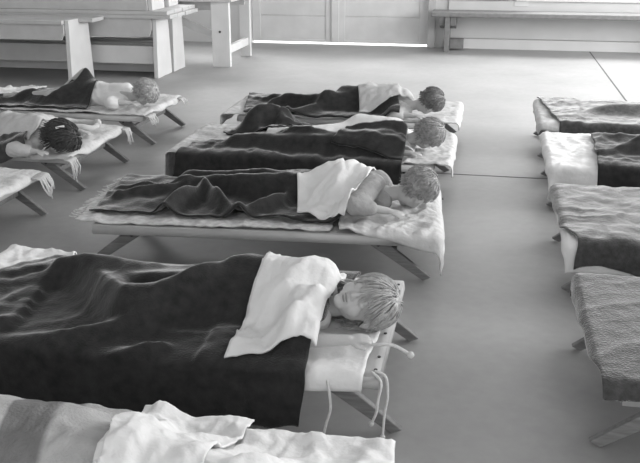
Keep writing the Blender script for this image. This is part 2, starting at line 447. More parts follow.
def head_axes(U, F):
    U = Vector(U).normalized(); F = Vector(F); F = (F - U*F.dot(U)).normalized(); S = U.cross(F)
    return F, S, U
def head(m, c, U, F, face=True):
    F, S, U = head_axes(U, F); c = Vector(c); ax = (F, S, U)
    P = lambda f, s, u: c + F*f + S*s + U*u
    ellipsoid(m, P(-0.012, 0, 0.020), ax, (0.088, 0.071, 0.072), 32, 22)
    ellipsoid(m, P(0.020, 0, -0.025), ax, (0.062, 0.056, 0.068), 28, 20)
    ellipsoid(m, P(0.036, 0, 0.020), ax, (0.050, 0.058, 0.042), 24, 16)
    for s in (-1, 1):
        ellipsoid(m, P(0.050, s*0.030, -0.034), ax, (0.027, 0.026, 0.028), 16, 12)
        ellipsoid(m, P(-0.004, s*0.071, -0.012), ax, (0.017, 0.008, 0.026), 14, 10)
        ellipsoid(m, P(-0.006, s*0.076, -0.008), ax, (0.013, 0.007, 0.018), 12, 8)
        if face:
            ellipsoid(m, P(0.072, s*0.028, -0.004), ax, (0.0115, 0.0145, 0.0095), 14, 10)
    ellipsoid(m, P(0.060, 0, -0.074), ax, (0.022, 0.024, 0.018), 16, 12)
    if face:
        limb(m, P(0.078, 0, 0.006), P(0.091, 0, -0.024), 0.0065, 0.0088, 10)
        for s in (-1, 1): ellipsoid(m, P(0.086, s*0.008, -0.028), ax, (0.007, 0.0065, 0.006), 10, 8)
        ellipsoid(m, P(0.078, 0, -0.046), ax, (0.010, 0.019, 0.0058), 14, 10)
        ellipsoid(m, P(0.075, 0, -0.056), ax, (0.010, 0.015, 0.0060), 14, 10)
    return P

def hair(parent, c, U, F, material, n=420, length=0.09, r=0.0032, lift=0.006, floor=DECK+0.03, fringe_len=0.03, curl=0.0, seed=1, part=(0.0, 0.0), grav=0.25, stick=1.0):
    F, S, U = head_axes(U, F); c = Vector(c) - F*0.012 + U*0.020
    R = (0.088, 0.071, 0.072); rnd = random.Random(seed); m = MB()
    def hairline(f, s, u):      # keep the face clear
        return not (f > 0.30 and u < 0.50 - 0.0*s) and not (u < -0.75 and f > -0.2) and not (f > -0.05 and u < -0.15)
    # cap
    vs = []; idx = {}; fs = []; nu, nv = 40, 28
    for i in range(nv+1):
        th = math.pi*i/nv
        for j in range(nu):
            ph = 2*math.pi*j/nu; d = (math.sin(th)*math.cos(ph), math.sin(th)*math.sin(ph), math.cos(th))
            k = 1 + 0.055 + 0.035*math.sin(9*ph + 5*th)*math.sin(7*th)
            idx[i, j] = len(vs); vs.append((c + F*d[0]*R[0]*k + S*d[1]*R[1]*k + U*d[2]*R[2]*k, d))
    for i in range(nv):
        for j in range(nu):
            q = [idx[i, j], idx[i+1, j], idx[i+1, (j+1) % nu], idx[i, (j+1) % nu]]
            if all(hairline(*vs[t][1]) for t in q): fs.append(tuple(q))
    m.add([v[0] for v in vs], fs)
    def surf(p, k, pull=False):
        q = p - c; d = Vector((q.dot(F)/R[0], q.dot(S)/R[1], q.dot(U)/R[2])); L = d.length
        if L < k or (pull and d.z > -0.75): d = d/max(L, 1e-6)*k; return c + F*d.x*R[0] + S*d.y*R[1] + U*d.z*R[2]
        return p
    made = 0
    while made < n:
        d = Vector((rnd.gauss(0, 1), rnd.gauss(0, 1), rnd.gauss(0, 1))).normalized()
        if not hairline(d.x, d.y, d.z): continue
        made += 1
        p = c + F*d.x*R[0] + S*d.y*R[1] + U*d.z*R[2]; k = 1.03 + 0.10*rnd.random() * (lift/0.006)
        L = length*rnd.uniform(0.7, 1.15)
        if d.z < 0.1: L *= 0.45 if stick == 1.0 else 0.8
        if d.x > 0.2: L = min(L, fringe_len*rnd.uniform(0.8, 1.3))
        st = 7; pts = [surf(p, 1.0)]; ph = rnd.uniform(0, 6.28)
        away = F*(d.x - 0.25)*0.6 + S*(d.y - part[1])*1.1 - U*0.8
        v = away.normalized()
        for i in range(st):
            g = Vector((0, 0, -grav*(i/st)))
            nrm = (p-c).normalized(); v2 = (v + g + nrm*0.05); v2 = v2 - nrm*min(0, v2.dot(nrm))*1.0 if v2.dot(nrm) < 0 else v2
            if curl: v2 = v2 + (S*math.cos(ph+i*1.6) + F*math.sin(ph+i*1.6))*curl
            p = p + v2.normalized()*L/st; p = surf(p, k + 0.05*i/st, i/st < stick)
            if p.z < floor: p.z = floor + rnd.random()*0.006
            pts.append(p.copy()); 
        m.tube(pts, [r*(0.7 if i == 0 else 1)*(1-0.75*(i/st)**2) for i in range(st+1)], 5)
    return m.build('hair', material, parent, smooth=True)

def sleeper(label, group, J, hairmat, face=False, voxel=0.006, hairkw=None, shirt=None, shirtmat=None, handpose=None, headU=(1,0,0), headF=(0,1,0)):
    """J: joint positions; the body is one continuous mesh."""
    t = empty('person', (J['pelvis'][0], J['pelvis'][1], DECK+0.012), label, 'person', group)
    m = MB(); V = Vector
    pel, che, nek, hd = V(J['pelvis']), V(J['chest']), V(J['neck']), V(J['head'])
    wide = V(J.get('wide', (0, 0, 1)))  # axis from shoulder to shoulder
    mid = (pel+che)/2
    for s in (-1, 1):
        limb(m, pel + wide*0.036*s, mid + wide*0.030*s, 0.056, 0.050); limb(m, mid + wide*0.030*s, che + wide*0.040*s, 0.050, 0.054)
        limb(m, che + wide*0.040*s, nek + wide*0.050*s + (che-nek)*0.35, 0.054, 0.038)
    limb(m, che, nek, 0.05, 0.032); limb(m, nek, hd + (nek-hd)*0.35, 0.032, 0.032)
    for s, sd in ((1, 'a'), (-1, 'b')):
        hip = pel + wide*0.040*s; k, a, f = V(J['knee_'+sd]), V(J['ankle_'+sd]), V(J['toe_'+sd])
        limb(m, hip, k, 0.050, 0.036); limb(m, k, a, 0.038, 0.024); limb(m, a, f, 0.023, 0.017)
        sh = V(J['shoulder_'+sd]); e, w = V(J['elbow_'+sd]), V(J['wrist_'+sd])
        limb(m, sh, e, 0.031, 0.024); limb(m, e, w, 0.024, 0.016)
        hp = (handpose or {}).get(sd, (w-e, (0, 0, -1), 0.5))
        hand(m, w, hp[0], hp[1], 0.82, hp[2])
    P = head(m, hd, headU, headF, face)
    remeshed('body', m, M_SKIN, t, voxel, 3 if face else 4)
    hair(t, hd, headU, headF, hairmat, **(hairkw or {}))
    if shirt:
        m = MB()
        for s in (-1, 1):
            limb(m, pel + wide*0.038*s, mid + wide*0.032*s, 0.066, 0.062); limb(m, mid + wide*0.032*s, che + wide*0.042*s, 0.062, 0.064)
            limb(m, che + wide*0.042*s, nek + wide*0.050*s + (che-nek)*0.40, 0.064, 0.046)
        for sd in 'ab':
            sh = V(J['shoulder_'+sd]); e, w = V(J['elbow_'+sd]), V(J['wrist_'+sd]); k = shirt
            limb(m, sh, sh.lerp(e, min(1, k)), 0.047, 0.043)
            if k > 1: limb(m, e, e.lerp(w, k-1), 0.042, 0.032)
        def dsp(co):
            a = wrinkle(co[:, 0]+co[:, 2], co[:, 1]-co[:, 2]*0.5, 0.6, 13, 2.2, 3.0)*0.005 + fbm(co[:, 0]*16, co[:, 1]*16+co[:, 2]*9, 2)*0.004
            return a
        remeshed('shirt', m, shirtmat, t, 0.007, 8, dsp)
    return t, P

# ================================================================== the room
XL, XR, YB = -6.2, 4.95, 10.72
m = MB(); m.box((XL-0.2, -3.0, -0.12), (XR+0.2, YB+0.06, 0.0)); struct('floor', m, M_FLOOR)
m = MB()
m.box((1.174, -3.0, 0.0), (1.188, YB-0.04, 0.0012))
struct('trim_1', m, M_JOINT)
m = MB(); m.box((-1.2, 5.035, 0.0), (XR, 5.047, 0.0014)); struct('trim_2', m, M_JOINT)
m = MB(); m.box((XL-3, YB+0.07, -0.16), (XR+3, YB+14, -0.015)); struct('pavement', m, mat('outdoor_paving', 0.7, 0.9, 0.05, 2, 0.0))
# far wall with a doorway and a band of windows
W0, W1 = YB, YB+0.16
DX0, DX1, DH = -2.92, -0.72, 2.15
WZ0, WZ1 = 1.05, 2.75
m = MB()
m.box((XL, W0, 0), (DX0, W1, WZ0)); m.box((DX1, W0, 0), (XR, W1, WZ0-0.45))
m.box((DX1, W0, WZ0-0.45), (0.30, W1, WZ0)); m.box((4.4, W0, WZ0-0.45), (XR, W1, WZ1))
m.box((XL, W0, WZ0), (-5.6, W1, WZ1)); m.box((DX0-0.12, W0, WZ0), (DX0, W1, WZ1)); m.box((DX1, W0, WZ0), (DX1+0.12, W1, WZ1))
m.box((DX0, W0, DH), (DX1, W1, WZ1)); m.box((XL, W0, WZ1), (XR, W1, 3.5))
struct('wall_far', m, M_WALL, 0.0)
# boards of the wainscot right of the doors, low baseboard below
m = MB(); m.box((DX1+0.24, W0-0.022, 0.125), (XR, W0-0.001, 0.56)); struct('trim_3', m, mat('wainscot_paint', 0.6, 0.6, 0.04, 3, 0.04, 40), 0.003)
m = MB(); m.box((DX1+0.24, W0-0.030, 0.0), (XR, W0-0.001, 0.117)); struct('baseboard_far', m, mat('baseboard_paint', 0.66, 0.6, 0.04, 3, 0.04, 40), 0.003)
m = MB(); m.box((DX1+0.26, W0-0.05, 0.575), (0.25, W0-0.002, 0.60)); struct('trim_4', m, M_WALL, 0.003)
# right-hand and left-hand walls, ceiling
m = MB()
for a, b in ((-3.0, 1.0), (9.6, YB)): m.box((XR, a, 0), (XR+0.16, b, 3.5))
m.box((XR, 1.0, 0), (XR+0.16, 9.6, 1.15)); m.box((XR, 1.0, 2.9), (XR+0.16, 9.6, 3.5))
struct('wall_right', m, M_WALL)
m = MB(); m.box((XL-0.16, -3.0, 0), (XL, YB, 3.5)); struct('wall_left', m, M_WALL)
m = MB(); m.box((XL-0.2, -3.0, 3.5), (XR+0.2, YB+0.2, 3.6)); struct('ceiling', m, M_CEIL)

def window(name, x0, x1, z0, z1, y, nx, nz):
    w = tagp(bpy.data.objects.new(name, None), kind='structure'); COL.objects.link(w); w.location = ((x0+x1)/2, y, z0)
    f = MB()
    f.box((x0, y, z0), (x1, y+0.05, z0+0.05)); f.box((x0, y, z1-0.05), (x1, y+0.05, z1))
    for x in (x0, x1-0.05): f.box((x, y, z0+0.05), (x+0.05, y+0.05, z1-0.05))
    for k in range(1, nx):
        x = x0+(x1-x0)*k/nx; f.box((x-0.014, y+0.01, z0+0.05), (x+0.014, y+0.04, z1-0.05))
    for k in range(1, nz):
        z = z0+(z1-z0)*k/nz; f.box((x0+0.05, y+0.012, z-0.012), (x1-0.05, y+0.038, z+0.012))
    f.build('window_frame', M_PAINT, w, bevel=0.002)
    s = MB(); s.box((x0, y-0.08, z0-0.04), (x1, y+0.05, z0)); s.build('window_sill', M_PAINT, w, bevel=0.004)
    return w
window('window_1', 0.30, 2.3, WZ0-0.45, WZ1, YB+0.03, 4, 4)
window('window_2', 2.3, 4.4, WZ0-0.45, WZ1, YB+0.03, 4, 4)
window('window_3', DX1+0.12, 0.30, WZ0, WZ1, YB+0.03, 2, 3)
window('window_4', -5.6, DX0-0.12, WZ0, WZ1, YB+0.03, 6, 3)

def door(name, x0, x1, y):
    d = tagp(bpy.data.objects.new(name, None), kind='structure'); COL.objects.link(d); d.location = (x0, y, 0.025)
    b = 0.024; t = 0.045; m = MB()
    for a in (x0, x1-0.105): m.box((a, y, b), (a+0.105, y+t, DH-0.01))
    m.box((x0+0.105, y, b), (x1-0.105, y+t, b+0.03)); m.box((x0+0.105, y, 0.93), (x1-0.105, y+t, 1.05)); m.box((x0+0.105, y, DH-0.13), (x1-0.105, y+t, DH-0.01))
    m.build('door_frame', M_PAINT, d, bevel=0.004)
    m = MB()
    m.box((x0+0.105, y+0.010, b+0.03), (x1-0.105, y+0.03, 0.335)); m.box((x0+0.105, y+0.010, 0.345), (x1-0.105, y+0.03, 0.93)); m.box((x0+0.105, y+0.020, 0.33), (x1-0.105, y+0.031, 0.35))
    m.build('door_panel', M_PAINT, d, bevel=0.003)
    g = MB(); g.box((x0+0.105, y+0.018, 1.05), (x1-0.105, y+0.024, DH-0.13))
    gm = MATS.get('pane_glass')
    if gm is None:
        gm = bpy.data.materials.new('pane_glass'); gm.use_nodes = True; MATS['pane_glass'] = gm
        gn, gl = gm.node_tree.nodes, gm.node_tree.links; gn.remove(gn['Principled BSDF'])
        tr, gs, mxs, fr = gn.new('ShaderNodeBsdfTransparent'), gn.new('ShaderNodeBsdfGlossy'), gn.new('ShaderNodeMixShader'), gn.new('ShaderNodeFresnel')
        gs.inputs['Roughness'].default_value = 0.02; fr.inputs['IOR'].default_value = 1.3
        gl.new(fr.outputs[0], mxs.inputs[0]); gl.new(tr.outputs[0], mxs.inputs[1]); gl.new(gs.outputs[0], mxs.inputs[2])
        gl.new(mxs.outputs[0], gn['Material Output'].inputs['Surface'])
    g.build('pane', gm, d)
    h = MB(); hx = x1-0.06 if name == 'door_1' else x0+0.06
    h.tube([(hx, y-0.001, 1.0), (hx, y-0.045, 1.0), (hx+0.03, y-0.05, 1.0)], 0.011, 8); h.build('door_handle', M_METAL, d, smooth=True)
    return d
door('door_1', DX0+0.003, -1.875, YB+0.05); door('door_2', -1.845, DX1-0.003, YB+0.05)
m = MB(); m.box((-1.905, YB+0.03, 0.024), (-1.815, YB+0.049, DH-0.01)); struct('trim_5', m, M_PAINT, 0.003)
m = MB()
m.box((DX1, W0-0.03, 0.0), (DX1+0.09, W0-0.001, DH+0.1)); m.box((DX0-0.09, W0-0.03, 0.0), (DX0, W0-0.001, DH+0.1)); m.box((DX0, W0-0.03, DH), (DX1, W0-0.001, DH+0.1))
struct('trim_6', m, mat('door_casing', 0.45, 0.6, 0.05, 3, 0.04, 40), 0.003)
m = MB(); m.box((0.28, W0-0.03, 0.50), (0.44, W0-0.001, 1.05)); struct('trim_7', m, M_PAINT, 0.003)

# ------------------------------------------------------------------ benches, table
def bench(x0, x1, y0, d, h, label, group=None, flip=False, z0=0.0, low_board=True, over=0.14, cat='bench', left=True, apron=0.17, mats=(None, None), notch=0.13, flush=False):
    """Plank bench: seat boards, aprons with cut corners, solid end panels with a notch at the foot."""
    t = empty('plank_bench', ((x0+x1)/2, y0+d/2, z0), label, cat, group)
    pm = mats[0] or M_PAINT; am = mats[1] or M_PAINTD
    fz = (lambda z: z0+h-z) if flip else (lambda z: z0+z)
    def zb(a, b): return (min(fz(a), fz(b)), max(fz(a), fz(b)))
    m = MB(); a, b = zb(h-0.035, h)
    m.box((x0-over, y0-0.02, a), (x1+(-0.045 if flush else over), y0+d*0.48, b)); m.box((x0-over, y0+d*0.5, a), (x1+over, y0+d+0.02, b)); m.build('seat', am, t, bevel=0.004)
    for x in ((x0, x1-0.04) if left else (x1-0.04,)):
        poly = [(y0-0.005, 0.001), (y0+d*0.36, 0.001), (y0+d*0.5, notch), (y0+d*0.64, 0.001), (y0+d+0.005, 0.001), (y0+d-0.03, h-0.036), (y0+(d*0.49 if flush else 0.03), h-0.036)] + ([(y0+d*0.49, h), (y0+0.03, h)] if flush else [])
        m = MB(); m.prism([(p, fz(q)) for p, q in poly], 'x', x, x+0.04); m.build('leg', pm, t, bevel=0.003)
    for y in (y0+0.004, y0+d-0.026):
        hh = h-0.037
        poly = [(x0-0.03, hh), (x0-0.03, hh-apron*0.55), (x0+0.03, hh-apron), (x1-0.075, hh-apron), (x1-0.045, hh-apron*0.6), (x1-0.042, hh)]
        m = MB(); m.prism([(p, fz(q)) for p, q in poly], 'y', y, y+0.022); m.build('apron', am, t, bevel=0.002)
    if low_board:
        for yy in (y0+0.05, y0+d-0.07):
            m = MB(); a, b = zb(0.13, 0.30); m.box((x0+0.04, yy, a), (x1-0.04, yy+0.025, b)); m.build('stretcher', pm, t, bevel=0.003)
        m = MB(); a, b = zb(0.012, 0.125); m.box((x0+0.04, y0+d-0.07, a), (x1-0.04, y0+d-0.045, b)); m.build('gap_filler_board', pm, t, bevel=0.003)  # added board hiding the lit floor behind, so the under-bench gap stays dark
    return t
bench(-6.0, -3.74, 7.43, 0.46, 0.585, 'pale plank bench with a notched end panel, standing in front of the stacked benches', low_board=False, apron=0.14, flush=True)
bench(-6.0, -3.10, 7.94, 0.38, 0.60, 'painted bench standing at the bottom front of the bench stack', 'stacked benches', over=0.16, notch=0.004)
bench(-6.0, -3.09, 8.36, 0.33, 0.60, 'painted bench at the bottom back of the stack, nearest the table', 'stacked benches', over=0.16, notch=0.004)
bench(-6.0, -3.13, 7.94, 0.38, 0.60, 'upturned bench seat down on the front bench of the stack', 'stacked benches', flip=True, z0=0.601, over=0.16, notch=0.004)
bench(-6.0, -3.12, 8.36, 0.33, 0.60, 'upturned bench seat down on the back bench, nearest the table', 'stacked benches', flip=True, z0=0.601, over=0.16, notch=0.004)

# heavy work table beside the stacked benches
t = empty('wooden_table', (-3.1, 9.16, 0), 'sturdy painted table with broad legs beside the stacked benches', 'table')
TX0, TX1, TY0, TY1, TH = -3.62, -2.62, 8.76, 9.62, 0.70
m = MB(); m.box((TX0-0.04, TY0-0.03, TH-0.04), (TX1+0.04, TY1+0.03, TH)); m.build('tabletop', M_PAINTD, t, bevel=0.004)
for x0 in (TX0, TX1-0.19):
    for y0 in (TY0, TY1-0.06):
        m = MB(); m.box((x0, y0, 0), (x0+0.19 if y0 == TY0 else x0+0.12, y0+0.06, TH-0.041)) if x0 != TX1-0.19 or y0 == TY0 else m.box((TX1-0.12, y0, 0), (TX1, y0+0.06, TH-0.041))
        m.build('leg', M_PAINT, t, bevel=0.004)
for y0 in (TY0+0.061, TY1-0.081):
    m = MB(); m.box((TX0+0.05, y0, TH-0.13), (TX1-0.05, y0+0.02, TH-0.041)); m.build('apron', M_PAINTD, t, bevel=0.002)
m = MB(); m.box((TX1-0.07, TY0+0.06, 0.13), (TX1-0.02, TY1-0.06, 0.21)); m.build('stretcher', M_PAINT, t, bevel=0.003)
m = MB(); m.beam((TX1-0.16, TY0+0.10, 0.30), (TX0+0.12, TY0+0.10, 0.60), 0.03, 0.08); m.build('brace', M_PAINT, t, bevel=0.003)
m = MB(); m.tube([(TX1-0.10, TY0-0.006, 0.36), (TX1-0.10, TY0+0.002, 0.36)], 0.012, 10); m.build('bolt', M_DARK, t)

# long seat along the far wall
M_WB = mat('dark_varnish', 0.20, 0.5, 0.15, 20, 0.1, 60)
t = empty('wall_bench', (1.9, 10.5, 0), 'long narrow bench along the far wall right of the double doors', 'bench')
m = MB(); m.box((-0.66, 10.30, 0.40), (4.6, 10.66, 0.455)); m.build('seat', M_WB, t, bevel=0.012)
for x in (-0.50, 2.1, 4.3):
    m = MB(); m.box((x, 10.32, 0), (x+0.06, 10.38, 0.40)); m.build('leg', M_WB, t, bevel=0.004)
    m = MB(); m.box((x, 10.58, 0), (x+0.06, 10.64, 0.40)); m.build('leg', M_WB, t, bevel=0.004)
    for dx in (-0.07, 0.06):
        m = MB(); m.prism([(10.33, 0.40), (10.64, 0.40), (10.64, 0.24), (10.36, 0.30)], 'x', x+dx+0.004, x+dx+0.066); m.build('bracket', M_WB, t, bevel=0.003)
    m = MB(); m.box((x+0.06, 10.50, 0.02), (x+0.22, 10.62, 0.13)); m.build('foot_block', M_WB, t, bevel=0.003)

# ================================================================== the cots
CX0, CX1 = -1.60, -0.24
LX0, LX1 = -3.57, -2.21
RX0, RX1 = 0.42, 1.80
PX0, PX1 = -1.69, -0.17     # pads reach a little past the canvas
def rows(nf, ff): return nf-0.05, ff+0.10
C1, C2, C3, C4, C5 = rows(5.52, 6.07), rows(4.48, 5.03), rows(3.36, 3.90), rows(2.19, 2.75), rows(1.10, 1.68)
A1, A2, A3 = rows(5.38, 5.93), rows(4.30, 4.87), rows(3.20, 3.81)
R1, R2, R3, R4 = rows(5.52, 6.11), rows(4.48, 5.05), rows(3.35, 3.91), rows(2.23, 2.79)
COTS = [
 (CX0, CX1, C1, 'low canvas cot at the far end of the middle row'),
 (CX0, CX1, C2, 'low canvas cot second from the back in the middle row'),
 (CX0, CX1, C3, 'low canvas cot in the middle row with side rail and splayed legs showing'),
 (CX0, CX1, C4, 'low canvas cot with a laced end and corner ties in the middle row'),
 (CX0, CX1, C5, 'low canvas cot at the near end of the middle row under the striped towel'),
 (LX0, LX1, A1, 'low canvas cot at the back of the left row beside the benches'),
 (LX0, LX1, A2, 'low canvas cot in the left row under the dark-haired child'),
 (LX0, LX1, A3, 'low canvas cot nearest in the left row with no child in sight'),
 (RX0, RX1, R1, 'low canvas cot at the far end of the right row'),
 (RX0, RX1, R2, 'low canvas cot in the right row with a white sheet over its end'),
 (RX0, RX1, R3, 'low canvas cot third from the back in the right row'),
 (RX0, RX1, R4, 'low canvas cot nearest in the right row, its light leg showing below'),
]
for x0, x1, (y0, y1), lab in COTS: make_cot(x0, x1, y0, y1, lab, laced='laced' in lab)

def lay(ob, label, cat, group=None): return tagp(ob, label, cat, group)
Z0 = DECK + 0.008

def body_bed(x0, x1, ys, J=None, extra=(), base=DECK+0.006, thick=1.0):
    b = Bed(x0, x1, ys[0], ys[1], base=base)
    if J:
        V = Vector; w = V(J.get('wide', (0, 0, 1)))
        for s in (-1, 1):
            p = V(J['pelvis']) + w*0.038*s; c = V(J['chest']) + w*0.042*s
            b.limb(p, c, 0.074, 0.073); b.limb(c, V(J['neck']) + w*0.050*s + (V(J['chest'])-V(J['neck']))*0.4, 0.073, 0.054)
        for sd in 'ab':
            b.limb(J['pelvis'], J['knee_'+sd], 0.058, 0.046); b.limb(J['knee_'+sd], J['ankle_'+sd], 0.046, 0.032); b.limb(J['ankle_'+sd], J['toe_'+sd], 0.032, 0.026)
            b.limb(J['shoulder_'+sd], J['elbow_'+sd], 0.053, 0.050)
            if J.get('arm_under', True): b.limb(J['elbow_'+sd], J['wrist_'+sd], 0.042, 0.028)
    for e in extra: b.limb(*e)
    b.smooth(2, 2)
    return b

def pose(hx, hy, hz, d=1, s=1.0, bend=0.1, yoff=0.0, up=0.0, wide=(0, 0.8, 0.45), knee=(-0.30, -0.10), ankle=(-0.52, 0.05), knee2=None, ankle2=None):
    """A child lying along the cot, head towards +x. Offsets from the pelvis for the legs."""
    pe = Vector((hx-0.40*s, hy+yoff, DECK+0.078+up)); ch = Vector((hx-0.215*s, hy+yoff*0.5, DECK+0.078+up)); nk = Vector((hx-0.115*s, hy+yoff*0.2, DECK+0.078))
    w = Vector(wide).normalized(); k2 = knee2 or (knee[0]-0.04, knee[1]+0.13); a2 = ankle2 or (ankle[0]-0.03, ankle[1]+0.08)
    J = dict(pelvis=pe, chest=ch, neck=nk, head=Vector((hx, hy, hz)), wide=w)
    z = DECK+0.050
    J['knee_a'] = Vector((pe.x+knee[0]*s, pe.y+knee[1], z+0.03)); J['ankle_a'] = Vector((pe.x+ankle[0]*s, pe.y+ankle[1], z)); J['toe_a'] = J['ankle_a'] + Vector((-0.10, -0.02, 0.0))
    J['knee_b'] = Vector((pe.x+k2[0]*s, pe.y+k2[1], z+0.0)); J['ankle_b'] = Vector((pe.x+a2[0]*s, pe.y+a2[1], z-0.012)); J['toe_b'] = J['ankle_b'] + Vector((-0.10, 0.03, -0.002))
    J['shoulder_a'] = ch + (nk-ch)*0.45 + w*0.075; J['shoulder_b'] = ch + (nk-ch)*0.45 - w*0.075
    J['elbow_a'] = J['shoulder_a'] + Vector((-0.05, 0.10, -0.06)); J['wrist_a'] = J['elbow_a'] + Vector((0.13, 0.02, -0.01))
    J['elbow_b'] = J['shoulder_b'] + Vector((-0.05, -0.10, -0.02)); J['wrist_b'] = J['elbow_b'] + Vector((0.14, -0.01, -0.02))
    for k in ('elbow_a', 'wrist_a', 'elbow_b', 'wrist_b'): J[k].z = max(J[k].z, DECK+0.045)
    return J

# ---------------------------------------------------------------- middle row, 1 (farthest)
J = pose(-0.345, 5.62, 0.32, knee=(-0.28, -0.06), ankle=(-0.58, 0.02), yoff=0.10, wide=(0, 0.75, 0.5), up=0.0)
B = body_bed(PX0, PX1, C1, J, extra=[((-0.92, 5.76, 0.29), (-0.62, 5.74, 0.29), 0.075, 0.085)])
B0 = Bed(PX0, PX1, *C1)
lay(cloth('quilt', B0, [(-1.78, 5.46), (-0.10, 5.46), (-0.09, 6.24), (-1.80, 6.24)], M_QUILT, 0.003, also=(B,), wr=(0.006, 0.4, 7, 2.2), seed=3.1), 'pale quilt spread on the farthest cot of the middle row', 'quilt')
sleeper('short-haired child in a pale shirt on the farthest cot of the middle row', None, J, M_HAIRM,
        hairkw=dict(n=420, length=0.05, r=0.0032, seed=2, curl=0.35), shirt=1.3, shirtmat=M_SHIRT, headU=(1, 0.1, 0.2), headF=(0.15, 0.7, -0.6))
lay(cloth('blanket', B, [(-1.557, 5.456, 0.230), (-0.52, 5.44), (-0.62, 6.10), (-1.690, 6.124, 0.230)], M_WOOL, 0.012, seed=4.2, wr=(0.005, 0.5, 5, 2.5),
          folds=[(-1.211, 5.454, -1.015, 5.685, 0.045, 0.04), (-1.265, 5.366, -1.260, 5.494, 0.05, 0.025), (-1.641, 5.944, -1.219, 5.679, 0.03, 0.03), (-1.524, 5.512, -1.273, 5.428, 0.02, 0.02)]),
    'dark wool blanket on the farthest cot of the middle row, folds over bent legs', 'blanket')

lay(cloth('smock', B, [(-0.791, 5.503, 0.250), (-0.436, 5.669, 0.250), (-0.481, 6.012, 0.320), (-0.851, 5.907, 0.340)], M_SHIRT, 0.006, wr=(0.008, 0.7, 9, 1.8), seed=4.9), 'pale smock over the shoulders of the child on the farthest cot', 'smock')

# ---------------------------------------------------------------- middle row, 2
J = pose(-0.29, 4.66, 0.325, knee=(-0.30, -0.12), ankle=(-0.55, 0.0), yoff=0.08, wide=(0, 0.75, 0.5))
B = body_bed(PX0, PX1, C2, J, extra=[((-1.34, 4.93, 0.26), (-1.20, 4.96, 0.27), 0.07, 0.07), ((-1.35, 4.58, 0.24), (-0.60, 4.56, 0.25), 0.05, 0.07)])
B0 = Bed(PX0, PX1, *C2)
lay(cloth('quilt', B0, [(-1.92, 4.42), (-0.08, 4.42), (-0.10, 5.20), (-1.86, 5.20)], M_QUILTP, 0.003, also=(B,), wr=(0.009, 1.2, 7, 2.0), seed=5.3), 'rumpled patterned quilt on the second cot from the back in the middle row', 'quilt')
sleeper('child with round fair head, blanket to the neck, second cot from the back', None, J, M_HAIRB,
        hairkw=dict(n=460, length=0.06, r=0.0032, seed=3, curl=0.25), shirt=1.3, shirtmat=M_WHITE, headU=(1, 0.0, 0.25), headF=(0.1, 0.75, -0.6))
lay(cloth('sheet', B, [(-1.22, 4.66), (-0.36, 4.52), (-0.36, 5.10), (-1.15, 5.10)], M_WHITE, 0.012, wr=(0.006, 0.1, 5, 3), seed=6.4), 'white sheet showing between the blankets on the second cot from the back', 'sheet')
lay(cloth('blanket', B, [(-1.66, 4.26), (-0.40, 4.26), (-0.40, 4.60), (-1.60, 4.64)], M_WOOL, 0.006, wr=(0.008, 0.1, 4, 3), seed=7.1,
          folds=[(-1.5, 4.62, -1.0, 4.78, 0.03, 0.05)]),
    'dark blanket draped over the near side of the second cot from the back', 'blanket')
lay(cloth('blanket', B, [(-1.50, 4.80), (-1.02, 4.76), (-0.98, 5.10), (-1.42, 5.12)], M_WOOL, 0.006, wr=(0.012, 0.8, 6, 2), seed=8.7,
          folds=[(-1.40, 4.85, -1.1, 5.05, 0.05, 0.05), (-1.15, 4.85, -1.02, 5.0, 0.04, 0.03)]),
    'bunched dark blanket humped over raised feet on the second cot from the back', 'blanket')
lay(cloth('blanket', B, [(-0.80, 4.50), (-0.40, 4.42), (-0.40, 4.70), (-0.74, 4.67)], M_WOOL, 0.006, wr=(0.005, 0.2, 5, 3), seed=9.9),
    'dark blanket pulled over the shoulders of the child with the round fair head', 'blanket')

# ---------------------------------------------------------------- middle row, 3
before = set(bpy.data.objects)
J = pose(-0.245, 3.63, 0.32, knee=(-0.32, -0.02), ankle=(-0.60, 0.06), yoff=0.10, wide=(0, 0.8, 0.45), up=0.0, knee2=(-0.34, 0.16), ankle2=(-0.62, 0.20))
J['elbow_b'] = Vector((-0.50, 3.42, 0.30)); J['wrist_b'] = Vector((-0.36, 3.45, 0.27)); J['shoulder_b'] = Vector((-0.43, 3.60, 0.34))
B = body_bed(PX0, PX1, C3, J)
B0 = Bed(PX0, PX1, *C3)
lay(cloth('quilt', B0, [(-1.69, 3.325), (-0.60, 3.315), (-0.60, 4.02), (-1.69, 4.02)], M_QUILTP, 0.003, also=(B,), wr=(0.006, 1.3, 7, 2.0), seed=1.7, hem=0.01), 'worn quilt with faded pattern and fringed end, third cot of the middle row', 'quilt')
m = fringe('fringe', (-1.685, 3.36, DECK+0.012), (-1.685, 3.98, DECK+0.012), 26, 0.04, '', drop=0.0, seed=5)
q_ = m.build('fringe', M_ROPE, bpy.data.objects['quilt.002'] if 'quilt.002' in bpy.data.objects else None, smooth=True)
lay(cloth('pillow_cloth', B0, [(-0.56, 3.31), (-0.03, 3.20), (-0.07, 3.98), (-0.56, 4.00)], M_QUILT, 0.010, also=(B,), wr=(0.010, 1.0, 10, 1.6), seed=2.7), 'fluffy white cloth hanging over the head end beneath the child in a white smock', 'cloth')
sleeper('fair-haired child in a pale shirt on the cot with its side rail showing', None, J, M_HAIRB,
        hairkw=dict(n=700, length=0.045, r=0.0028, seed=6, curl=0.35), shirt=1.5, shirtmat=mat('grey_shirt', 0.34, 0.9, 0.15, 10, 0.8, 30), headU=(1, 0.15, 0.35), headF=(0.35, 0.6, -0.6),
        handpose={'b': (Vector((1, 0.1, -0.1)), (0, 0, -1), 0.5)})
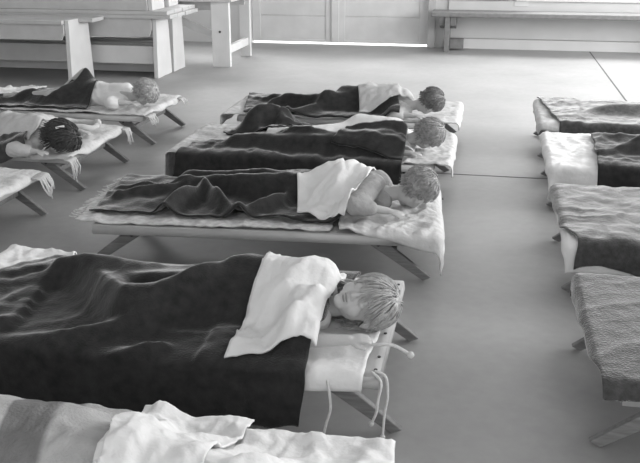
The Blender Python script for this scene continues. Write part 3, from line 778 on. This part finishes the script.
lay(cloth('blanket', B, [(-1.649, 3.412, 0.220), (-0.55, 3.38), (-0.62, 4.00), (-1.660, 3.960, 0.220)], M_WOOL, 0.012, wr=(0.005, 0.3, 4.5, 2.8), seed=3.9,
          folds=[(-1.323, 3.373, -1.207, 3.682, 0.085, 0.036), (-1.226, 3.713, -0.995, 3.396, 0.075, 0.03), (-1.587, 3.621, -1.304, 3.738, 0.05, 0.024), (-0.973, 3.415, -0.779, 3.659, 0.06, 0.03), (-1.616, 3.752, -1.296, 3.775, 0.03, 0.02), (-0.737, 3.414, -0.981, 3.346, 0.02, 0.02)]),
    'dark wool blanket in deep folds on the cot with its side rail in full view', 'blanket')
lay(cloth('smock', B, [(-0.748, 3.446, 0.250), (-0.534, 3.355, 0.240), (-0.403, 3.829, 0.360), (-0.772, 3.692, 0.350)], M_WHITE, 0.006, wr=(0.010, 0.7, 9, 1.8), seed=4.4, folds=[(-0.68, 3.45, -0.48, 3.85, 0.025, 0.03), (-0.6, 3.5, -0.5, 3.4, 0.02, 0.02)]),
    'white smock spread over the back of the child on the third cot from the back', 'smock')

# this cot stands a few degrees askew in its row, its foot end nearer the next cot
turn = [o for o in bpy.data.objects if (o not in before or 'with side rail and splayed legs' in o.get('label', '')) and o.parent is None]
RA = math.radians(4.2); PV = Vector((-0.24, 3.40, 0))
for o in turn:
    o.location = PV + Matrix.Rotation(RA, 3, 'Z') @ (Vector(o.location) - PV); o.rotation_euler.z += RA

# ---------------------------------------------------------------- middle row, 4
J = pose(-0.310, 2.405, 0.315, knee=(-0.34, -0.18), ankle=(-0.62, 0.10), yoff=0.09, wide=(0, 0.85, 0.45), up=0.005, knee2=(-0.38, -0.02), ankle2=(-0.66, 0.12))
J['shoulder_b'] = Vector((-0.48, 2.34, 0.290)); J['elbow_b'] = Vector((-0.485, 2.215, 0.262)); J['wrist_b'] = Vector((-0.345, 2.245, 0.262))
B = body_bed(-1.75, CX1, C4, J, extra=[((-1.35, 2.60, 0.235), (-0.85, 2.56, 0.26), 0.03, 0.055)])
B0 = Bed(-1.75, CX1, *C4)
lay(cloth('sheet', B0, [(-1.78, 2.20), (-1.40, 2.20), (-1.50, 2.90), (-1.80, 2.92)], M_WHITE, 0.006, also=(B,), wr=(0.012, 0.6, 8, 2), seed=5.5, folds=[(-1.7, 2.5, -1.3, 2.8, 0.02, 0.03)]), 'white sheet bunched at the foot of the cot under the large dark blanket', 'sheet')
lay(cloth('under_sheet', B0, [(-0.75, 2.04), (-0.285, 2.075), (-0.265, 2.80), (-0.75, 2.82)], M_WHITE, 0.004, also=(B,), wr=(0.006, 1.1, 10, 1.8), seed=6.5, hang_wave=0.02), 'white sheet under the arm of the child whose face is uncovered', 'sheet')
tt, P = sleeper('child asleep on one side with face uncovered, long blond hair, hand by the cheek', None, J, M_HAIRL, face=True, voxel=0.0036,
        hairkw=dict(n=1500, length=0.18, r=0.0022, seed=8, fringe_len=0.085, grav=1.2, part=(0, 0.3), stick=0.75, lift=0.010), shirt=0.9, shirtmat=M_WHITE,
        headU=(1.0, 0.05, 0.28), headF=(-0.02, -0.72, 0.62), handpose={'b': (Vector((0.9, 0.25, 0.05)), (0.1, 0.3, -1), 0.35)})
F, S, U = head_axes((1.0, 0.05, 0.28), (-0.02, -0.72, 0.62))
for s in (-1, 1):
    m = MB(); m.tube([P(0.079 - abs(k)*0.0030, s*0.028 + k*0.0055, -0.0095+abs(k)*0.0012) for k in (-2, -1, 0, 1, 2)], 0.0013, 5); m.build('eyelashes', M_LASH, tt, smooth=True)
    m = MB(); m.tube([P(0.0795 - abs(k)*0.0026, s*0.030 + k*0.0065, 0.017-abs(k)*0.0010) for k in (-2, -1, 0, 1, 2)], 0.0016, 5); m.build('eyebrow', M_HAIRB, tt, smooth=True)
m = MB(); ellipsoid(m, P(0.0830, 0, -0.0465), (F, S, U), (0.0066, 0.016, 0.0036), 14, 8); ellipsoid(m, P(0.0805, 0, -0.0555), (F, S, U), (0.0066, 0.0125, 0.0040), 14, 8); m.build('lips', M_LIP, tt, smooth=True)
lay(cloth('blanket', B, [(-1.95, 1.92), (-0.452, 1.93), (-0.40, 2.86), (-1.541, 2.765, 0.240)], M_WOOL, 0.014, wr=(0.0045, 0.4, 3.6, 2.8), seed=6.9, hang_wave=0.012, res=0.010, thick=0.008,
          folds=[(-1.185, 2.133, -0.958, 2.277, 0.045, 0.04), (-0.967, 2.260, -0.775, 2.487, 0.05, 0.045), (-1.063, 2.079, -0.884, 2.151, 0.04, 0.024), (-1.340, 2.119, -1.154, 2.167, 0.02, 0.04), (-1.407, 2.574, -1.071, 2.560, 0.04, 0.05)]),
    'large dark wool blanket hanging over the near side of the cot with the blond child', 'blanket')
lay(cloth('smock', B, [(-0.68, 2.125), (-0.425, 2.165), (-0.405, 2.62), (-0.65, 2.64)], M_WHITE, 0.008, wr=(0.013, 0.9, 9, 2.0), seed=7.4, hem=0.004, folds=[(-0.66, 2.22, -0.45, 2.5, 0.012, 0.03), (-0.55, 2.12, -0.43, 2.4, 0.010, 0.02)]),
    'white smock spread over the shoulders of the child with the uncovered face', 'smock')
# ties and cords at the corner
def cord(label, pts, r=0.004, group='loose ties on the laced cot end'):
    m = MB(); pts = [Vector(p) for p in pts]; out = []
    for i in range(len(pts)-1):
        p0, p1, p2, p3 = pts[max(i-1, 0)], pts[i], pts[i+1], pts[min(i+2, len(pts)-1)]
        for k in range(6):
            t = k/6; out.append(0.5*((2*p1) + (p2-p0)*t + (2*p0-5*p1+4*p2-p3)*t*t + (3*p1-p0-3*p2+p3)*t**3))
    out.append(pts[-1]); m.tube(out, r, 6); e = out[-1]; ellipsoid(m, e, I3, (r*2, r*2, r*2), 8, 6)
    o = m.build('tie_cord', M_ROPE, smooth=True); return tagp(o, label, 'cord', group)
cord('white cord hanging straight down from the laced near corner of the cot', [(-0.255, 2.165, 0.212), (-0.222, 2.15, 0.205), (-0.214, 2.14, 0.15), (-0.22, 2.13, 0.10), (-0.222, 2.11, 0.035)])
cord('white cord with a frayed end beside the straight one at the laced near corner', [(-0.262, 2.155, 0.214), (-0.232, 2.125, 0.20), (-0.238, 2.115, 0.15), (-0.242, 2.11, 0.11), (-0.255, 2.11, 0.075)])
cord('white knotted cord sticking out sideways past the laced end of the cot', [(-0.32, 2.30, 0.222), (-0.27, 2.30, 0.226), (-0.22, 2.31, 0.224), (-0.165, 2.295, 0.205)], 0.0055)
cord('white cord hanging below the white sheet near the blanket hem', [(-0.385, 2.115, 0.205), (-0.372, 2.085, 0.185), (-0.366, 2.075, 0.13), (-0.378, 2.072, 0.08), (-0.39, 2.075, 0.014)], 0.0045)

# ---------------------------------------------------------------- middle row, 5 (nearest)
J5 = None
B = Bed(-1.75, -0.165, *C5)
for e in [((-1.5, 1.55, 0.30), (-0.9, 1.54, 0.28), 0.07, 0.08), ((-0.9, 1.50, 0.28), (-0.45, 1.48, 0.26), 0.08, 0.06)]: B.limb(*e, spread=1.6)
B.smooth(3, 2)
lay(cloth('towel', B, [(-1.75, 0.95), (-0.66, 0.95), (-0.70, 1.86), (-1.80, 1.88)], M_TOWEL, 0.012, wr=(0.010, 0.9, 5, 2.4), seed=2.2, folds=[(-1.40, 1.5, -1.2, 1.7, 0.02, 0.03)], thick=0.008, res=0.009), 'thick striped towelling blanket on the nearest cot of the middle row', 'blanket')
lay(cloth('sheet', B, [(-0.75, 0.96), (-0.155, 0.96), (-0.155, 1.83), (-0.74, 1.84)], M_WHITE, 0.005, wr=(0.014, 0.5, 8, 1.8), seed=9.2, res=0.009, folds=[(-0.30, 1.25, -0.2, 1.75, 0.03, 0.03), (-0.5, 1.4, -0.35, 1.7, 0.02, 0.04)]), 'creased white sheet over the head end of the nearest cot', 'sheet')
lay(cloth('sheet', B, [(-0.730, 1.377, 0.240), (-0.56, 0.97), (-0.511, 1.809, 0.260), (-0.786, 1.783, 0.270)], M_WHITE, 0.006, wr=(0.007, 0.8, 8, 1.8), seed=8.2, res=0.009, folds=[(-0.9, 1.3, -0.7, 1.6, 0.015, 0.03)]), 'white sheet with a straight hem folded over the striped towelling blanket', 'sheet')

# ---------------------------------------------------------------- left row
J = pose(-2.27, 5.55, 0.325, knee=(-0.30, -0.10), ankle=(-0.58, 0.0), yoff=0.08, wide=(0, 0.75, 0.5))
J['knee_b'] = Vector((-2.79, 5.74, 0.41)); J['ankle_b'] = Vector((J['pelvis'].x-0.36, 5.80, 0.25)); J['toe_b'] = J['ankle_b'] + Vector((-0.1, 0, 0.0))
J['elbow_b'] = Vector((-2.46, 5.40, 0.28)); J['wrist_b'] = Vector((-2.34, 5.45, 0.27))
B = body_bed(LX0, LX1, A1, J); B.smooth(5, 2); B0 = Bed(LX0, LX1, *A1)
lay(cloth('quilt', B0, [(-3.7, 5.34), (-2.17, 5.32), (-2.16, 6.04), (-3.7, 6.04)], M_QUILT, 0.003, also=(B,), wr=(0.007, 0.5, 8, 2), seed=1.2, hem=0.01), 'pale fringed quilt on the back cot of the left row', 'quilt')
sleeper('child in a white shirt with light curly hair on the back left cot', None, J, M_HAIRL,
        hairkw=dict(n=480, length=0.06, r=0.0032, seed=12, curl=0.5), shirt=1.2, shirtmat=M_WHITE, headU=(1, -0.1, 0.2), headF=(0.1, 0.6, -0.75))
lay(cloth('blanket', B, [(-3.60, 5.34), (-2.63, 5.38), (-2.70, 6.02), (-3.40, 6.02)], M_WOOL, 0.012, wr=(0.005, 0.3, 4, 2.5), seed=2.9, folds=[(-3.3, 5.5, -2.9, 5.75, 0.04, 0.05), (-2.9, 5.5, -2.72, 5.8, 0.05, 0.04)]), 'dark blanket over a raised knee on the back cot of the left row', 'blanket')
lay(cloth('pillow_cloth', B, [(-3.68, 5.62), (-3.28, 5.62), (-3.24, 6.0), (-3.68, 6.0)], M_WHITE, 0.01, wr=(0.014, 0.7, 9, 1.6), seed=3.3), 'crumpled white cloth at the foot of the back cot in the left row', 'cloth')

J = pose(-2.265, 4.30, 0.288, knee=(-0.30, -0.10), ankle=(-0.58, 0.0), yoff=0.12, wide=(0, 0.75, 0.55), up=0.005)
J['elbow_a'] = Vector((-2.44, 4.66, 0.26)); J['wrist_a'] = Vector((-2.30, 4.62, 0.26))
B = body_bed(LX0, LX1, A2, J); B0 = Bed(LX0, LX1, *A2)
lay(cloth('quilt', B0, [(-3.7, 4.24), (-2.17, 4.21), (-2.17, 4.99), (-3.7, 4.98)], M_QUILT, 0.003, also=(B,), wr=(0.007, 0.5, 8, 2), seed=4.6, hem=0.012), 'pale quilt with ragged corners under the dark-haired child', 'quilt')
TB, _ = sleeper('child with dark hair and a small white barrette lying face down in a pale smock', None, J, M_HAIRD,
        hairkw=dict(n=1000, length=0.10, r=0.0028, seed=14, curl=0.25, grav=0.3, lift=0.018), shirt=1.6, shirtmat=M_SHIRT, headU=(1, -0.05, 0.25), headF=(0.25, 0.45, -0.85))
bt = TB
m = MB(); m.beam((-2.246, 4.214, 0.376), (-2.205, 4.236, 0.382), 0.014, 0.010); m.build('barrette', M_BARR, bt, bevel=0.002)
lay(cloth('smock', B, [(-3.30, 4.30), (-2.42, 4.24), (-2.36, 4.92), (-3.20, 4.98)], M_SHIRT, 0.010, wr=(0.012, 0.2, 7, 2.6), seed=5.8, folds=[(-3.0, 4.4, -2.5, 4.6, 0.02, 0.04), (-2.9, 4.6, -2.4, 4.75, 0.02, 0.03), (-2.6, 4.8, -2.4, 4.9, 0.02, 0.03)]), 'pale creased smock spread over the back of the dark-haired child', 'smock')
lay(cloth('blanket', B, [(-3.55, 4.08), (-2.42, 4.12), (-2.44, 4.26), (-3.5, 4.34)], M_WOOL2, 0.006, wr=(0.006, 0.3, 5, 2), seed=6.8), 'grey blanket hanging over the near side below the pale smock', 'blanket')
m = MB(); c0 = Vector((-2.38, 4.76, 0.25))
pts = [c0 + Vector((0.115*math.cos(a), 0.085*math.sin(a), 0.02+0.01*math.sin(3*a))) for a in np.linspace(0, 2*math.pi, 28)]
m.tube(pts, [0.018+0.004*math.sin(5*a) for a in np.linspace(0, 6.28, 28)], 10)
tagp(m.build('cloth_coil', M_SHIRT, smooth=True), 'twisted loop of pale cloth on the cot beyond the dark head', 'cloth')

B0 = Bed(LX0, LX1, *A3)
lay(cloth('quilt', B0, [(-3.7, 3.13), (-2.17, 3.13), (-2.17, 3.93), (-3.7, 3.93)], M_QUILT, 0.005, wr=(0.008, 0.15, 7, 3.2), seed=7.7, hem=0.008, folds=[(-2.8, 3.7, -2.1, 3.78, 0.012, 0.02), (-2.8, 3.55, -2.1, 3.62, 0.012, 0.02)]), 'pale striped quilt on the nearest cot of the left row', 'quilt')
m = MB(); rnd = random.Random(3)
for k in range(9):
    y = 3.915 - k*0.014; x = -2.19 + 0.002*k; L = rnd.uniform(0.06, 0.12)
    m.tube([(x-0.01, y, DECK+0.008), (x+0.035, y+0.004, DECK+0.002), (x+0.05+rnd.uniform(0, 0.015), y, DECK-L*0.5), (x+0.05+rnd.uniform(0, 0.03), y, DECK-L)], 0.0055, 6, 0.004)
m.build('fringe', M_ROPE, [o for o in bpy.data.objects if o.get('label', '').startswith('pale striped quilt')][0], smooth=True)
def corner_rags(lab_start, x, y, n, L, seed, w=0.012):
    par = [o for o in bpy.data.objects if o.get('label', '').startswith(lab_start)][0]
    m = MB(); rnd = random.Random(seed)
    for k in range(n):
        yy = y + k*w; l = L*rnd.uniform(0.6, 1.1)
        m.tube([(x-0.01, yy, DECK+0.006), (x+0.02, yy, DECK), (x+0.035+rnd.uniform(-0.01, 0.01), yy, DECK-l*0.5), (x+0.035+rnd.uniform(-0.01, 0.015), yy, DECK-l)], 0.006, 6, 0.003)
    m.build('fringe', M_ROPE, par, smooth=True)
corner_rags('pale quilt with ragged', -2.18, 4.17, 7, 0.11, 8)
corner_rags('pale quilt with ragged', -2.18, 4.93, 6, 0.09, 9)
corner_rags('pale fringed quilt', -2.18, 5.32, 10, 0.06, 10)
corner_rags('pale fringed quilt', -2.18, 5.95, 6, 0.05, 11)

# ---------------------------------------------------------------- right row
def right_bed(ys, extra):
    b = Bed(RX0-0.05, RX1, ys[0], ys[1]+0.03, base=DECK+0.034)
    for e in extra: b.limb(*e)
    b.smooth(4, 2); return b
B = right_bed(R1, [((0.75, 5.8, 0.25), (1.9, 5.85, 0.27), 0.05, 0.08)])
lay(cloth('sheet', B, [(0.30, 5.41), (0.60, 5.41), (0.62, 6.26), (0.31, 6.26)], M_QUILT, 0.004, wr=(0.006, 0.8, 8, 2), seed=1.1), 'pale quilt end showing at the foot of the farthest cot in the right row', 'quilt')
lay(cloth('blanket', B, [(0.47, 5.38), (1.9, 5.38), (1.96, 6.22), (0.37, 6.24)], M_WOOL2, 0.012, wr=(0.006, 0.1, 4, 3), seed=2.1, round_r=0.02), 'grey wool blanket on the farthest cot of the right row', 'blanket')
B = right_bed(R2, [((0.8, 4.75, 0.25), (1.9, 4.8, 0.27), 0.05, 0.08)])
lay(cloth('sheet', B, [(0.30, 4.26), (0.80, 4.26), (0.90, 5.18), (0.31, 5.18)], M_WHITE, 0.004, wr=(0.007, 1.3, 8, 2.5), seed=3.1), 'white sheet over the foot of the second cot from the back in the right row', 'sheet')
lay(cloth('blanket', B, [(0.58, 4.22), (1.96, 4.22), (1.96, 5.16), (0.62, 5.14)], M_WOOL, 0.012, wr=(0.008, 0.2, 4, 3), seed=4.1, round_r=0.02,
          folds=[(0.62, 4.60, 1.4, 5.00, 0.05, 0.04), (0.66, 5.05, 1.4, 4.95, 0.03, 0.04)]), 'dark wool blanket turned back from the white sheet in the right row', 'blanket')
B = right_bed(R3, [((0.9, 3.65, 0.25), (1.9, 3.7, 0.28), 0.06, 0.09)])
lay(cloth('sheet', B, [(0.31, 3.16), (0.60, 3.16), (0.60, 4.02), (0.31, 4.02)], M_WHITE, 0.003, wr=(0.004, 1.3, 8, 2.5), seed=5.1), 'white sheet edge under the grey blanket on the third cot of the right row', 'sheet')
lay(cloth('blanket', B, [(0.39, 3.16), (1.96, 3.16), (1.96, 4.06), (0.28, 4.06)], M_WOOL2, 0.012, wr=(0.006, 0.25, 4, 2.6), seed=6.1, hem=0.012), 'grey wool blanket drooping over the corner of the third cot in the right row', 'blanket')
B = right_bed(R4, [((0.9, 2.5, 0.25), (1.9, 2.6, 0.28), 0.05, 0.09)])
lay(cloth('blanket', B, [(0.36, 2.10), (1.9, 2.10), (1.9, 2.98), (0.29, 2.98)], M_WOOL2, 0.012, wr=(0.0035, 0.25, 4, 2.6), seed=7.3, hem=0.010, res=0.009), 'fuzzy grey wool blanket hanging to the floor on the nearest cot of the right row', 'blanket')
